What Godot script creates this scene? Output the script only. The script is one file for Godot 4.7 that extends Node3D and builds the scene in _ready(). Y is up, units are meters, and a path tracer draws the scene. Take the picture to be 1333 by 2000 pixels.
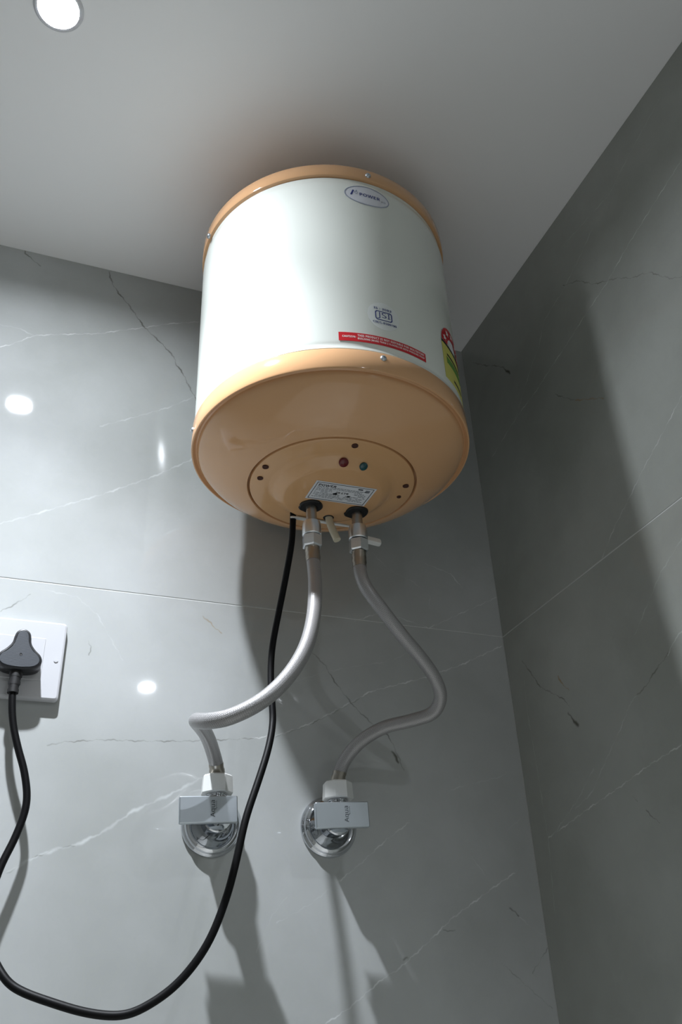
extends Node3D
# Corner of a tiled bathroom: x = 0 is the wall on the right, z = 0 the wall that carries the heater, the ceiling is at y = 2.4.

const CEIL := 2.4
const TEX := 2048
const SPAN := 1.2          # metres of wall that one texture covers
var rng := RandomNumberGenerator.new()
var M := {}
var used := {}

func _ready():
	rng.seed = 7
	# ---- camera, environment, lamps
	var cam := Camera3D.new(); cam.name = "camera"; add_child(cam)
	cam.position = Vector3(-0.6001, 1.4412, 0.9402)
	var by := Basis(Vector3.UP, -0.381112); var bx := Basis(Vector3.RIGHT, 0.545307); var bz := Basis(Vector3.BACK, -0.046766)
	cam.basis = by * bx * bz
	cam.fov = 60.2233; cam.near = 0.02; cam.far = 20.0
	cam.current = true
	var env := Environment.new()
	env.background_mode = Environment.BG_COLOR
	env.background_color = Color(0, 0, 0)
	env.tonemap_mode = Environment.TONE_MAPPER_LINEAR
	env.tonemap_exposure = 1.0
	env.sdfgi_enabled = true; env.ssao_enabled = true; env.ssil_enabled = true
	var we := WorldEnvironment.new(); we.name = "world_environment"; we.environment = env; add_child(we)
	materials()
	downlight(Vector3(-0.663, CEIL, 0.356), 0.56, 1.8, "small round recessed downlight glowing in the ceiling left of the water heater")
	downlight(Vector3(-0.22, CEIL, 1.66), 0.54, 2.15, "small round recessed downlight in the ceiling far behind the viewer")
	# ---- setting
	room()
	# ---- objects
	heater()
	hoses()
	valve(Vector3(-0.3854, 1.6444, 0), -4.0, 0.0, -2.2, Vector2(-0.0150, -0.0010), "brightly lit angular chrome stop valve beside the black cord", Vector3(-0.3886, 1.66, 0.035))
	valve(Vector3(-0.256, 1.6473, 0), -4.0, 2.0, -2.5, Vector2(-0.0062, -0.0010), "angular chrome stop valve standing in the shadow of the heater, nearer the corner", Vector3(-0.2564, 1.66, 0.035))
	socket_plate()
	power_cord()

# ------------------------------------------------------------------ naming
func numbered(n: String) -> String:
	if not used.has(n):
		used[n] = 0
		return n
	used[n] += 1
	return "%s_%03d" % [n, used[n]]

func thing(called: String, label: String, category: String, at := Vector3.ZERO, group := "") -> Node3D:
	var o := Node3D.new(); o.name = numbered(called); add_child(o, true)
	o.position = at; o.set_meta("label", label); o.set_meta("category", category)
	if group != "": o.set_meta("group", group)
	return o

func part(called: String, mesh: Mesh, mat: Material, parent: Node, xf := Transform3D.IDENTITY) -> MeshInstance3D:
	var o := MeshInstance3D.new(); o.name = called; o.mesh = mesh; o.material_override = mat
	parent.add_child(o, true); o.transform = xf
	o.cast_shadow = GeometryInstance3D.SHADOW_CASTING_SETTING_ON
	return o

# ------------------------------------------------------------------ materials
func mat(called: String, c: Color, rough: float, metal := 0.0) -> StandardMaterial3D:
	var m := StandardMaterial3D.new(); m.resource_name = called
	m.albedo_color = c; m.roughness = rough; m.metallic = metal
	M[called] = m
	return m

func rgb8(r, g, b) -> Color: return Color(r / 255.0, g / 255.0, b / 255.0)

func stone_base(seed_: int, dark: Color, light: Color) -> Image:
	var n := FastNoiseLite.new(); n.seed = seed_; n.frequency = 0.006; n.fractal_octaves = 5
	n.domain_warp_enabled = true; n.domain_warp_amplitude = 40.0; n.domain_warp_frequency = 0.006
	var fine := FastNoiseLite.new(); fine.seed = seed_ + 1; fine.frequency = 0.05; fine.fractal_octaves = 3
	var a := n.get_seamless_image(512, 512).get_data(); var b := fine.get_seamless_image(512, 512).get_data()
	var out := PackedByteArray(); out.resize(512 * 512 * 3)
	for i in 512 * 512:
		var t := clampf((a[i] / 255.0 - 0.5) * 1.1 + 0.5 + (b[i] / 255.0 - 0.5) * 0.18, 0.0, 1.0)
		var c := dark.lerp(light, t)
		out[i * 3] = int(c.r * 255.0); out[i * 3 + 1] = int(c.g * 255.0); out[i * 3 + 2] = int(c.b * 255.0)
	var im := Image.create_from_data(512, 512, false, Image.FORMAT_RGB8, out)
	im.resize(TEX, TEX, Image.INTERPOLATE_CUBIC)
	return im

func vein(im: Image, kind: String, width: float, pts: Array):
	# a mineral vein of the stone print; points are pairs in tenths of a millimetre: along the wall, below the ceiling
	var c: Color = {"w": rgb8(246, 248, 248), "d": rgb8(82, 82, 74), "b": rgb8(160, 128, 86), "f": rgb8(224, 228, 228)}[kind]
	var peak: float = {"w": 0.85, "d": 0.66, "b": 0.6, "f": 0.44}[kind]
	var k := TEX / SPAN * 0.0001
	var count := pts.size() / 2
	var px: Array[Vector2] = []
	for i in count: px.append(Vector2(pts[2 * i] * k, pts[2 * i + 1] * k))
	var wob := rng.randf() * 50.0
	for i in count - 1:
		var a := px[i]; var b := px[i + 1]
		var n := int(a.distance_to(b) / 0.8) + 1
		var side := (b - a).orthogonal().normalized()
		for j in n:
			var t := float(j) / n
			wob += 0.11
			var p := a.lerp(b, t) + side * (sin(wob * 1.7) * 0.9 + sin(wob * 4.3 + 1.0) * 0.5)
			var s := width * (0.8 + 0.35 * sin(wob * 0.9) + 0.25 * rng.randf())
			var amount := peak * (0.72 + 0.28 * sin(wob * 0.55 + 2.0))
			var r := int(ceil(s * 1.8))
			for y in range(-r, r + 1):
				var yy := int(p.y) + y
				if yy < 0 or yy >= TEX: continue
				for x in range(-r, r + 1):
					var d := Vector2(floorf(p.x) + x, floorf(p.y) + y).distance_to(p) / s
					if d > 1.8: continue
					var xx := posmod(int(floorf(p.x)) + x, TEX)
					var al := amount * exp(-d * d * 1.6) * 0.5
					im.set_pixel(xx, yy, im.get_pixel(xx, yy).lerp(c, al))

func materials():
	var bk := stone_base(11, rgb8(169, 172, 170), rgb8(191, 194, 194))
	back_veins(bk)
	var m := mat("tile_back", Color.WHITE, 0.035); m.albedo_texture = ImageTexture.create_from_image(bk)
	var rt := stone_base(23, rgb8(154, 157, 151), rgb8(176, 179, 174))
	right_veins(rt)
	m = mat("tile_right", Color.WHITE, 0.05); m.albedo_texture = ImageTexture.create_from_image(rt)
	mat("grout", rgb8(216, 218, 216), 0.9)
	m = mat("ceiling_paint", rgb8(248, 248, 249), 0.85)
	mat("floor_tile", rgb8(247, 244, 236), 0.35)
	mat("tile_far", rgb8(166, 166, 162), 0.2)
	m = mat("enamel", rgb8(227, 231, 224), 0.24); m.clearcoat_enabled = true; m.clearcoat = 0.3; m.clearcoat_roughness = 0.1
	m = mat("peach_plastic", rgb8(215, 168, 124), 0.08)
	m = mat("peach_panel", rgb8(213, 166, 118), 0.14)
	mat("dark_gap", rgb8(58, 42, 28), 0.8)
	mat("hole_brown", rgb8(70, 36, 24), 0.7)
	mat("black_rubber", rgb8(16, 16, 17), 0.6)
	mat("cable_black", rgb8(9, 9, 11), 0.5).metallic_specular = 0.3
	mat("plug_rim", rgb8(24, 25, 28), 0.45)
	m = mat("plug_face", rgb8(50, 55, 62), 0.6)
	mat("chrome", rgb8(205, 208, 212), 0.06, 1.0)
	mat("chrome_satin", rgb8(194, 201, 207), 0.4, 1.0)
	mat("chrome_bright", rgb8(222, 225, 228), 0.3, 1.0)
	mat("steel", rgb8(176, 172, 166), 0.3, 1.0)
	mat("ferrule", rgb8(170, 164, 154), 0.3, 1.0)
	mat("white_plastic", rgb8(226, 227, 224), 0.38)
	mat("plate_plastic", rgb8(200, 201, 205), 0.25)
	mat("plate_line", rgb8(150, 152, 156), 0.5)
	mat("cream_tube", rgb8(214, 206, 182), 0.4)
	mat("lamp_red", rgb8(96, 14, 18), 0.15)
	mat("lamp_teal", rgb8(30, 74, 78), 0.15)
	mat("paper", rgb8(222, 224, 228), 0.45)
	mat("sticker_clear", rgb8(226, 230, 228), 0.3)
	mat("sticker_oval", rgb8(220, 222, 230), 0.3)
	mat("oval_border", rgb8(140, 150, 172), 0.35)
	mat("ink_blue", rgb8(36, 52, 120), 0.5)
	mat("ink_black", rgb8(24, 26, 30), 0.5)
	mat("ink_grey", rgb8(120, 124, 130), 0.5)
	mat("ink_white", rgb8(238, 232, 230), 0.5)
	mat("sticker_red", rgb8(196, 20, 34), 0.4)
	mat("sticker_yellow", rgb8(206, 202, 104), 0.45)
	mat("ink_green", rgb8(92, 140, 62), 0.5)
	mat("ink_etched", rgb8(52, 58, 64), 0.5)
	# braid: crossed strands, tiled round and along the hose
	var im := Image.create(64, 64, false, Image.FORMAT_RGB8)
	for y in 64:
		for x in 64:
			var u := fposmod(x + y, 16.0) / 16.0; var v := fposmod(x - y, 16.0) / 16.0
			var over := (int(floorf((x + y) / 16.0)) + int(floorf((x - y + 64) / 16.0))) % 2 == 0
			var t := sin(u * PI) if over else sin(v * PI)
			var g := 0.50 + 0.42 * pow(t, 0.7)
			im.set_pixel(x, y, Color(g, g * 0.99, g * 0.975))
	var bump: Image = im.duplicate(); bump.bump_map_to_normal_map(5.0)
	m = mat("braid", rgb8(196, 196, 199), 0.34, 0.35)
	m.albedo_texture = ImageTexture.create_from_image(im)
	m.normal_enabled = true; m.normal_texture = ImageTexture.create_from_image(bump); m.normal_scale = 0.6
	m.clearcoat_enabled = true; m.clearcoat = 0.4; m.clearcoat_roughness = 0.2
	m.uv1_scale = Vector3(6, 2.2, 1)
	# the plug's face is ribbed with fine lines
	var rib := Image.create(64, 64, false, Image.FORMAT_RGB8)
	for y in 64:
		for x in 64:
			var g := 0.5 + 0.5 * sin(y / 64.0 * TAU * 4.0)
			rib.set_pixel(x, y, Color(g, g, g))
	rib.bump_map_to_normal_map(3.0)
	m = M["plug_face"]; m.normal_enabled = true; m.normal_texture = ImageTexture.create_from_image(rib); m.normal_scale = 0.3
	m.uv1_scale = Vector3(300, 300, 1)

# ------------------------------------------------------------------ mesh helpers
func tri(st: SurfaceTool, p: Array, n: Array, uv: Array):
	var face: Vector3 = (p[1] - p[0]).cross(p[2] - p[0])
	var mean: Vector3 = n[0] + n[1] + n[2]
	var order := [0, 2, 1] if face.dot(mean) > 0 else [0, 1, 2]
	for k in order:
		st.set_normal(n[k]); st.set_uv(uv[k]); st.add_vertex(p[k])

func quad(st, a, b, c, d, na, nb, nc, nd, ua = Vector2.ZERO, ub = Vector2.RIGHT, uc = Vector2.ONE, ud = Vector2.DOWN):
	tri(st, [a, b, c], [na, nb, nc], [ua, ub, uc]); tri(st, [a, c, d], [na, nc, nd], [ua, uc, ud])

func begin() -> SurfaceTool:
	var st := SurfaceTool.new(); st.begin(Mesh.PRIMITIVE_TRIANGLES)
	return st

# normals of a profile's segment ends: [start, end] per segment, rounded where the bend is mild
func profile_normals(pr: Array, limit := 0.8) -> Array:
	var seg: Array = []
	for i in pr.size() - 1:
		var d: Vector2 = pr[i + 1] - pr[i]
		seg.append(Vector2(d.y, -d.x).normalized())
	var out: Array = []
	for i in seg.size():
		var a: Vector2 = seg[i]; var b: Vector2 = seg[i]
		if i > 0 and seg[i - 1].dot(seg[i]) > limit: a = (seg[i - 1] + seg[i]).normalized()
		if i < seg.size() - 1 and seg[i + 1].dot(seg[i]) > limit: b = (seg[i + 1] + seg[i]).normalized()
		out.append([a, b])
	return out

func lathe(pr: Array, sides := 64, st: SurfaceTool = null, at := Vector3.ZERO) -> Mesh:
	var own := st == null
	if own: st = begin()
	var nn := profile_normals(pr)
	for i in pr.size() - 1:
		for k in sides:
			var t0 := TAU * k / sides; var t1 := TAU * (k + 1) / sides
			var d0 := Vector3(sin(t0), 0, cos(t0)); var d1 := Vector3(sin(t1), 0, cos(t1))
			var a: Vector2 = pr[i]; var b: Vector2 = pr[i + 1]; var na: Vector2 = nn[i][0]; var nb: Vector2 = nn[i][1]
			var up := Vector3.UP
			var pa := at + d0 * a.x + up * a.y; var pb := at + d1 * a.x + up * a.y; var pc := at + d1 * b.x + up * b.y; var pd := at + d0 * b.x + up * b.y
			var m0 := d0 * na.x + up * na.y; var m1 := d1 * na.x + up * na.y; var m2 := d1 * nb.x + up * nb.y; var m3 := d0 * nb.x + up * nb.y
			if a.x > 1e-6: tri(st, [pa, pb, pc], [m0, m1, m2], [Vector2(t0, a.y), Vector2(t1, a.y), Vector2(t1, b.y)])
			if b.x > 1e-6: tri(st, [pa, pc, pd], [m0, m2, m3], [Vector2(t0, a.y), Vector2(t1, b.y), Vector2(t0, b.y)])
	return st.commit() if own else null

# an outline (counter-clockwise, seen from +z) raised through levels of (inset, z), capped at the last level, and at the first if asked
func prism(outline: Array, levels: Array, uvs := 1.0, back := false) -> Mesh:
	var st := begin()
	var n := outline.size()
	var en: Array = []
	for i in n:
		var d: Vector2 = outline[(i + 1) % n] - outline[i]
		en.append(Vector2(d.y, -d.x).normalized())
	var miter: Array = []
	for i in n:
		var a: Vector2 = en[(i + n - 1) % n]; var b: Vector2 = en[i]
		var m := (a + b).normalized()
		miter.append(m / maxf(0.3, m.dot(b)))
	var pr: Array = []
	for l in levels: pr.append(Vector2(-l.x, l.y))
	var pn := profile_normals(pr)
	var rings: Array = []
	for l in levels:
		var ring: Array = []
		for i in n: ring.append(outline[i] - miter[i] * l.x)
		rings.append(ring)
	for j in levels.size() - 1:
		for i in n:
			var k := (i + 1) % n
			var n0: Vector2 = en[i]; var n1: Vector2 = en[i]
			if en[(i + n - 1) % n].dot(en[i]) > 0.8: n0 = (en[(i + n - 1) % n] + en[i]).normalized()
			if en[k].dot(en[i]) > 0.8: n1 = (en[k] + en[i]).normalized()
			var a: Vector2 = rings[j][i]; var b: Vector2 = rings[j][k]; var c: Vector2 = rings[j + 1][k]; var d: Vector2 = rings[j + 1][i]
			var s: Vector2 = pn[j][0]; var e: Vector2 = pn[j][1]
			quad(st, Vector3(a.x, a.y, levels[j].y), Vector3(b.x, b.y, levels[j].y), Vector3(c.x, c.y, levels[j + 1].y), Vector3(d.x, d.y, levels[j + 1].y),
				Vector3(n0.x * s.x, n0.y * s.x, s.y), Vector3(n1.x * s.x, n1.y * s.x, s.y), Vector3(n1.x * e.x, n1.y * e.x, e.y), Vector3(n0.x * e.x, n0.y * e.x, e.y),
				a * uvs, b * uvs, c * uvs, d * uvs)
	for side in ([levels.size() - 1, 0] if back else [levels.size() - 1]):
		var ring := PackedVector2Array(rings[side])
		var idx := Geometry2D.triangulate_polygon(ring)
		var nz := Vector3.BACK if side != 0 else Vector3.FORWARD
		for t in range(0, idx.size(), 3):
			var p: Array = []; var u: Array = []
			for q in 3:
				var v := ring[idx[t + q]]
				p.append(Vector3(v.x, v.y, levels[side].y)); u.append(v * uvs)
			tri(st, p, [nz, nz, nz], u)
	return st.commit()

func rect(x0: float, y0: float, x1: float, y1: float, r := 0.0, steps := 6) -> Array:
	if r <= 0.0: return [Vector2(x0, y0), Vector2(x1, y0), Vector2(x1, y1), Vector2(x0, y1)]
	var out: Array = []
	for c in [[x1 - r, y0 + r, -90], [x1 - r, y1 - r, 0], [x0 + r, y1 - r, 90], [x0 + r, y0 + r, 180]]:
		for i in steps + 1:
			var t := deg_to_rad(c[2] + 90.0 * i / steps)
			out.append(Vector2(c[0] + cos(t) * r, c[1] + sin(t) * r))
	return out

func ngon(sides: int, r: float, turn := 0.0) -> Array:
	var out: Array = []
	for i in sides: out.append(Vector2(cos(TAU * i / sides + turn), sin(TAU * i / sides + turn)) * r)
	return out

# smooth outline through a few points
func rounded(pts: Array, steps := 5) -> Array:
	var out: Array = []
	var n := pts.size()
	for i in n:
		for k in steps:
			out.append(pts[i].cubic_interpolate(pts[(i + 1) % n], pts[(i + n - 1) % n], pts[(i + 2) % n], float(k) / steps))
	return out

func curve(pts: Array, steps := 10) -> Array:
	# through the points, spaced by the distance between them
	var out: Array = []
	var n := pts.size()
	for i in n - 1:
		var p0: Vector3 = pts[maxi(i - 1, 0)]; var p1: Vector3 = pts[i]; var p2: Vector3 = pts[i + 1]; var p3: Vector3 = pts[mini(i + 2, n - 1)]
		var d1 := maxf(sqrt(p0.distance_to(p1)), 1e-4); var d2 := maxf(sqrt(p1.distance_to(p2)), 1e-4); var d3 := maxf(sqrt(p2.distance_to(p3)), 1e-4)
		if i == 0: p0 = p1 * 2.0 - p2; d1 = d2
		if i == n - 2: p3 = p2 * 2.0 - p1; d3 = d2
		for k in steps:
			var t := d1 + d2 * k / steps
			var t1 := d1; var t2 := d1 + d2; var t3 := d1 + d2 + d3
			var a1 := p0 * ((t1 - t) / t1) + p1 * (t / t1)
			var a2 := p1 * ((t2 - t) / d2) + p2 * ((t - t1) / d2)
			var a3 := p2 * ((t3 - t) / d3) + p3 * ((t - t2) / d3)
			var b1 := a1 * ((t2 - t) / t2) + a2 * (t / t2)
			var b2 := a2 * ((t3 - t) / (t3 - t1)) + a3 * ((t - t1) / (t3 - t1))
			out.append(b1 * ((t2 - t) / d2) + b2 * ((t - t1) / d2))
	out.append(pts[n - 1])
	return out

func smooth_path(p: Array, rounds := 2) -> Array:
	for q in rounds:
		var o := p.duplicate()
		for i in range(1, p.size() - 1): o[i] = (p[i - 1] + p[i] * 2.0 + p[i + 1]) / 4.0
		p = o
	return p

func tube(path: Array, radius, sides := 20, vlen := 0.02, caps := true) -> Mesh:
	var st := begin()
	var n := path.size()
	var rings: Array = []; var norms: Array = []; var lens: Array = []
	var ref := Vector3.RIGHT
	var along := 0.0
	for i in n:
		var d: Vector3 = (path[mini(i + 1, n - 1)] - path[maxi(i - 1, 0)]).normalized()
		if i == 0 and absf(d.x) > 0.9: ref = Vector3.UP
		ref = (ref - d * ref.dot(d)).normalized()
		var bi := d.cross(ref)
		if i > 0: along += path[i].distance_to(path[i - 1])
		var ring: Array = []; var nr: Array = []
		var r: float = radius.call(along) if radius is Callable else radius
		for k in sides + 1:
			var t := TAU * k / sides
			var v := ref * cos(t) + bi * sin(t)
			ring.append(path[i] + v * r); nr.append(v)
		rings.append(ring); norms.append(nr); lens.append(along / vlen)
	for i in n - 1:
		for k in sides:
			quad(st, rings[i][k], rings[i][k + 1], rings[i + 1][k + 1], rings[i + 1][k], norms[i][k], norms[i][k + 1], norms[i + 1][k + 1], norms[i + 1][k],
				Vector2(float(k) / sides, lens[i]), Vector2(float(k + 1) / sides, lens[i]), Vector2(float(k + 1) / sides, lens[i + 1]), Vector2(float(k) / sides, lens[i + 1]))
	if caps:
		for e in [0, n - 1]:
			var o: Vector3 = (path[0] - path[1]).normalized() if e == 0 else (path[n - 1] - path[n - 2]).normalized()
			for k in sides: tri(st, [path[e], rings[e][k], rings[e][k + 1]], [o, o, o], [Vector2.ZERO, Vector2.ZERO, Vector2.ZERO])
	return st.commit()

func box(lo: Vector3, hi: Vector3, bevel := 0.001) -> Mesh:
	return prism(rect(lo.x, lo.y, hi.x, hi.y), [Vector2(bevel, lo.z), Vector2(0, lo.z + bevel), Vector2(0, hi.z - bevel), Vector2(bevel, hi.z)], 1.0, true)

# basis whose y axis runs along d
func upright(d: Vector3) -> Basis:
	d = d.normalized()
	var x := Vector3.RIGHT if absf(d.x) < 0.9 else Vector3.BACK
	x = (x - d * x.dot(d)).normalized()
	return Basis(x, d, x.cross(d))

# ------------------------------------------------------------------ print on surfaces: maps (s, t, height above) to a point
func on_can(s: float, t: float, e: float) -> Vector3:
	var r := 0.1545
	return Vector3(sin(s / r) * (r + e), t, cos(s / r) * (r + e))

func mapped(outline_lo: Callable, outline_hi: Callable, x0: float, x1: float, steps: int, e: float, map: Callable) -> Mesh:
	# a thin film between two edges over x0..x1, with a rim of its own thickness
	var st := begin()
	for i in steps:
		var a := lerpf(x0, x1, float(i) / steps); var b := lerpf(x0, x1, float(i + 1) / steps)
		var q := [Vector2(a, outline_lo.call(a)), Vector2(b, outline_lo.call(b)), Vector2(b, outline_hi.call(b)), Vector2(a, outline_hi.call(a))]
		var p: Array = []; var nn: Array = []
		for v in q: p.append(map.call(v.x, v.y, e)); nn.append((map.call(v.x, v.y, e + 0.01) - map.call(v.x, v.y, e)).normalized())
		quad(st, p[0], p[1], p[2], p[3], nn[0], nn[1], nn[2], nn[3])
		for pair in [[0, 1], [2, 3]]:
			var u: Vector2 = q[pair[0]]; var w: Vector2 = q[pair[1]]
			var down: Vector3 = (p[0] - p[3]).normalized() if pair[0] == 0 else (p[3] - p[0]).normalized()
			if down.length() < 0.5: continue
			quad(st, p[pair[0]], p[pair[1]], map.call(w.x, w.y, 0.0), map.call(u.x, u.y, 0.0), down, down, down, down)
	return st.commit()

func film(lo: Vector2, hi: Vector2, e: float, map: Callable, steps := 16) -> Mesh:
	return mapped(func(_x): return lo.y, func(_x): return hi.y, lo.x, hi.x, steps, e, map)

func oval(c: Vector2, r: Vector2, e: float, map: Callable, steps := 32) -> Mesh:
	var h := func(x): return r.y * sqrt(maxf(0.0, 1.0 - pow((x - c.x) / r.x, 2.0)))
	return mapped(func(x): return c.y - h.call(x), func(x): return c.y + h.call(x), c.x - r.x, c.x + r.x, steps, e, map)

func band(outer: Array, inner: Array, e: float, map: Callable) -> Mesh:
	var st := begin()
	var n := outer.size()
	for i in n:
		var p: Array = []; var nn: Array = []
		for v in [outer[i], outer[(i + 1) % n], inner[(i + 1) % n], inner[i]]:
			p.append(map.call(v.x, v.y, e)); nn.append((map.call(v.x, v.y, e + 0.01) - map.call(v.x, v.y, e)).normalized())
		quad(st, p[0], p[1], p[2], p[3], nn[0], nn[1], nn[2], nn[3])
	return st.commit()

func ellipse(c: Vector2, r: Vector2, n := 40) -> Array:
	var out: Array = []
	for i in n: out.append(c + Vector2(cos(TAU * i / n), sin(TAU * i / n)) * r)
	return out

func lettering(text: String, height: float, width: float, at: Vector2, turn: float, e: float, map: Callable, bold := true, slant := 0.0) -> Mesh:
	# flat print: the letters' faces laid on the surface; centred at `at`
	var f := SystemFont.new(); f.font_names = PackedStringArray(["Droid Sans"]); f.font_weight = 700 if bold else 400
	var tm := TextMesh.new(); tm.font = f; tm.text = text; tm.font_size = 64; tm.pixel_size = 0.01; tm.depth = 0.02; tm.curve_step = 1.0
	var arr := tm.get_mesh_arrays()
	var v: PackedVector3Array = arr[Mesh.ARRAY_VERTEX]; var idx: PackedInt32Array = arr[Mesh.ARRAY_INDEX]
	var nn: PackedVector3Array = arr[Mesh.ARRAY_NORMAL]
	var lo := Vector2(1e9, 1e9); var hi := -lo
	for p in v: lo = lo.min(Vector2(p.x, p.y)); hi = hi.max(Vector2(p.x, p.y))
	var k := height / (hi.y - lo.y); var kx := width / (hi.x - lo.x) if width > 0.0 else k
	var mid := (lo + hi) / 2.0
	var st := begin()
	for t in range(0, idx.size(), 3):
		if nn[idx[t]].z < 0.5: continue
		var p: Array = []; var m: Array = []
		for q in 3:
			var w := v[idx[t + q]]
			var l := Vector2((w.x - mid.x) * kx + (w.y - mid.y) * k * slant, (w.y - mid.y) * k).rotated(turn) + at
			p.append(map.call(l.x, l.y, e)); m.append((map.call(l.x, l.y, e + 0.01) - map.call(l.x, l.y, e)).normalized())
		tri(st, p, m, [Vector2.ZERO, Vector2.ZERO, Vector2.ZERO])
	return st.commit()

# ------------------------------------------------------------------ setting
func struct(called: String, mesh: Mesh, m: Material, xf := Transform3D.IDENTITY) -> MeshInstance3D:
	var o := part(called, mesh, m, self, xf)
	o.set_meta("kind", "structure")
	return o

func tiled_wall(called: String, label: String, xf: Transform3D, s0: float, s1: float, m: Material):
	# substrate with recessed joints, faced with slabs 1.2 x 0.6 m; local x runs along the wall, z out of it, y = 0 at the floor
	var w := struct(called, box(Vector3(s0 - 0.1, -0.1, -0.12), Vector3(s1 + 0.1, CEIL + 0.1, -0.0005), 0.0004), M["grout"], xf)
	w.set_meta("label", label)
	var meshes := {}
	var g := 0.00045
	var cuts_y := [0.1, 0.7, 1.3, 1.9, CEIL]
	var y0 := 0.0
	for y1 in cuts_y:
		var a := s0
		var first: float = s0 + fmod(s1 - s0, 1.2) if s0 < 0.0 else 1.2
		var b := minf(first, s1) if first > s0 + 0.05 else s0 + 1.2
		while a < s1 - 0.01:
			var lo := Vector2(a + (g if a > s0 + 0.01 else 0.0), y0 + (g if y0 > 0.01 else 0.0)); var hi := Vector2(b - (g if b < s1 - 0.01 else 0.0), y1 - (g if y1 < CEIL - 0.01 else 0.0))
			var st := tile(lo, hi)
			part("tile", st, m, w)
			a = b; b = minf(b + 1.2, s1)
		y0 = y1

func tile(lo: Vector2, hi: Vector2) -> Mesh:
	# texture origin: the ceiling line at the corner
	var st := begin()
	var base: Mesh = prism(rect(lo.x, lo.y, hi.x, hi.y), [Vector2(0, -0.004), Vector2(0, -0.0005), Vector2(0.0005, 0.0)])
	var arr := base.surface_get_arrays(0)
	var v: PackedVector3Array = arr[Mesh.ARRAY_VERTEX]; var n: PackedVector3Array = arr[Mesh.ARRAY_NORMAL]
	for i in v.size():
		st.set_normal(n[i]); st.set_uv(Vector2(v[i].x / SPAN + 2.0, (CEIL - v[i].y) / SPAN)); st.add_vertex(v[i])
	return st.commit()

func room():
	var left := -1.5; var front := 2.4
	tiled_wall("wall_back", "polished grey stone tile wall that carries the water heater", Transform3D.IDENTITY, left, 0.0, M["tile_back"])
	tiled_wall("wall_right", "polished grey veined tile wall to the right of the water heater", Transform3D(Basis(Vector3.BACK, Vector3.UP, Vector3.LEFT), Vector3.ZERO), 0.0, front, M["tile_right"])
	tiled_wall("wall_left", "grey tile wall on the left, outside the view", Transform3D(Basis(Vector3.FORWARD, Vector3.UP, Vector3.RIGHT), Vector3(left, 0, front)), 0.0, front, M["tile_far"])
	tiled_wall("wall_front", "grey tile wall behind the viewer", Transform3D(Basis(Vector3.LEFT, Vector3.UP, Vector3.FORWARD), Vector3(0, 0, front)), 0.0, -left, M["tile_far"])
	# ceiling with a round hole for each lamp
	var st := CSGCombiner3D.new(); st.name = "ceiling"; st.set_meta("kind", "structure"); st.set_meta("label", "plain white painted ceiling")
	var slab := CSGBox3D.new(); slab.name = "slab"; slab.size = Vector3(-left + 0.3, 0.1, front + 0.3); slab.position = Vector3(left / 2, CEIL + 0.05, front / 2); slab.material = M["ceiling_paint"]
	st.add_child(slab)
	for at in [Vector3(-0.663, CEIL, 0.356), Vector3(-0.22, CEIL, 1.66)]:
		var hole := CSGCylinder3D.new(); hole.name = "lamp_hole"; hole.radius = 0.0225; hole.height = 0.08; hole.sides = 48; hole.operation = CSGShape3D.OPERATION_SUBTRACTION; hole.position = at; hole.material = M["ceiling_paint"]
		st.add_child(hole, true)
	add_child(st)
	struct("floor", box(Vector3(left - 0.1, -0.1, -0.1), Vector3(0.1, 0, front + 0.1)), M["floor_tile"]).set_meta("label", "pale grey tiled floor outside the view")

func downlight(at: Vector3, energy: float, beam: float, label: String):
	var t := thing("ceiling_downlight", label, "lamp", at)
	part("trim_ring", lathe([Vector2(0.0205, 0.012), Vector2(0.0205, -0.0005), Vector2(0.0215, -0.0022), Vector2(0.0238, -0.0026), Vector2(0.0258, -0.0014), Vector2(0.0262, 0.0)], 64), M["plate_plastic"], t)
	part("housing", lathe([Vector2(0.0215, 0.0), Vector2(0.0215, 0.03), Vector2(0.0, 0.03)], 48), M["white_plastic"], t)
	var glow := StandardMaterial3D.new(); glow.resource_name = "lamp_glow"
	glow.albedo_color = Color(1, 1, 1); glow.emission_enabled = true; glow.emission = Color(0.95, 0.98, 1.0); glow.emission_energy_multiplier = 4.0
	part("diffuser", lathe([Vector2(0.0, 0.0045), Vector2(0.0204, 0.0045), Vector2(0.0204, 0.012), Vector2(0.0, 0.012)], 64), glow, t)
	var l := AreaLight3D.new(); l.name = "light"
	l.area_size = Vector2(0.035, 0.035); l.area_normalize_energy = true
	l.light_energy = energy; l.light_color = Color(0.945, 0.968, 1.0)
	l.shadow_enabled = true; l.area_range = 8.0; l.area_attenuation = 2.0
	l.position = Vector3(0, 0.004, 0); l.rotation_degrees.x = -90.0
	t.add_child(l)
	# the lens in the middle throws a narrower beam straight down
	var s := SpotLight3D.new(); s.name = "beam"
	s.light_energy = beam; s.light_color = l.light_color; s.light_size = 0.014
	s.spot_angle = 53.0; s.spot_angle_attenuation = 1.0; s.spot_range = 8.0; s.spot_attenuation = 2.0
	s.shadow_enabled = true
	s.position = Vector3(0, 0.002, 0); s.rotation_degrees.x = -90.0
	t.add_child(s)

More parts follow.
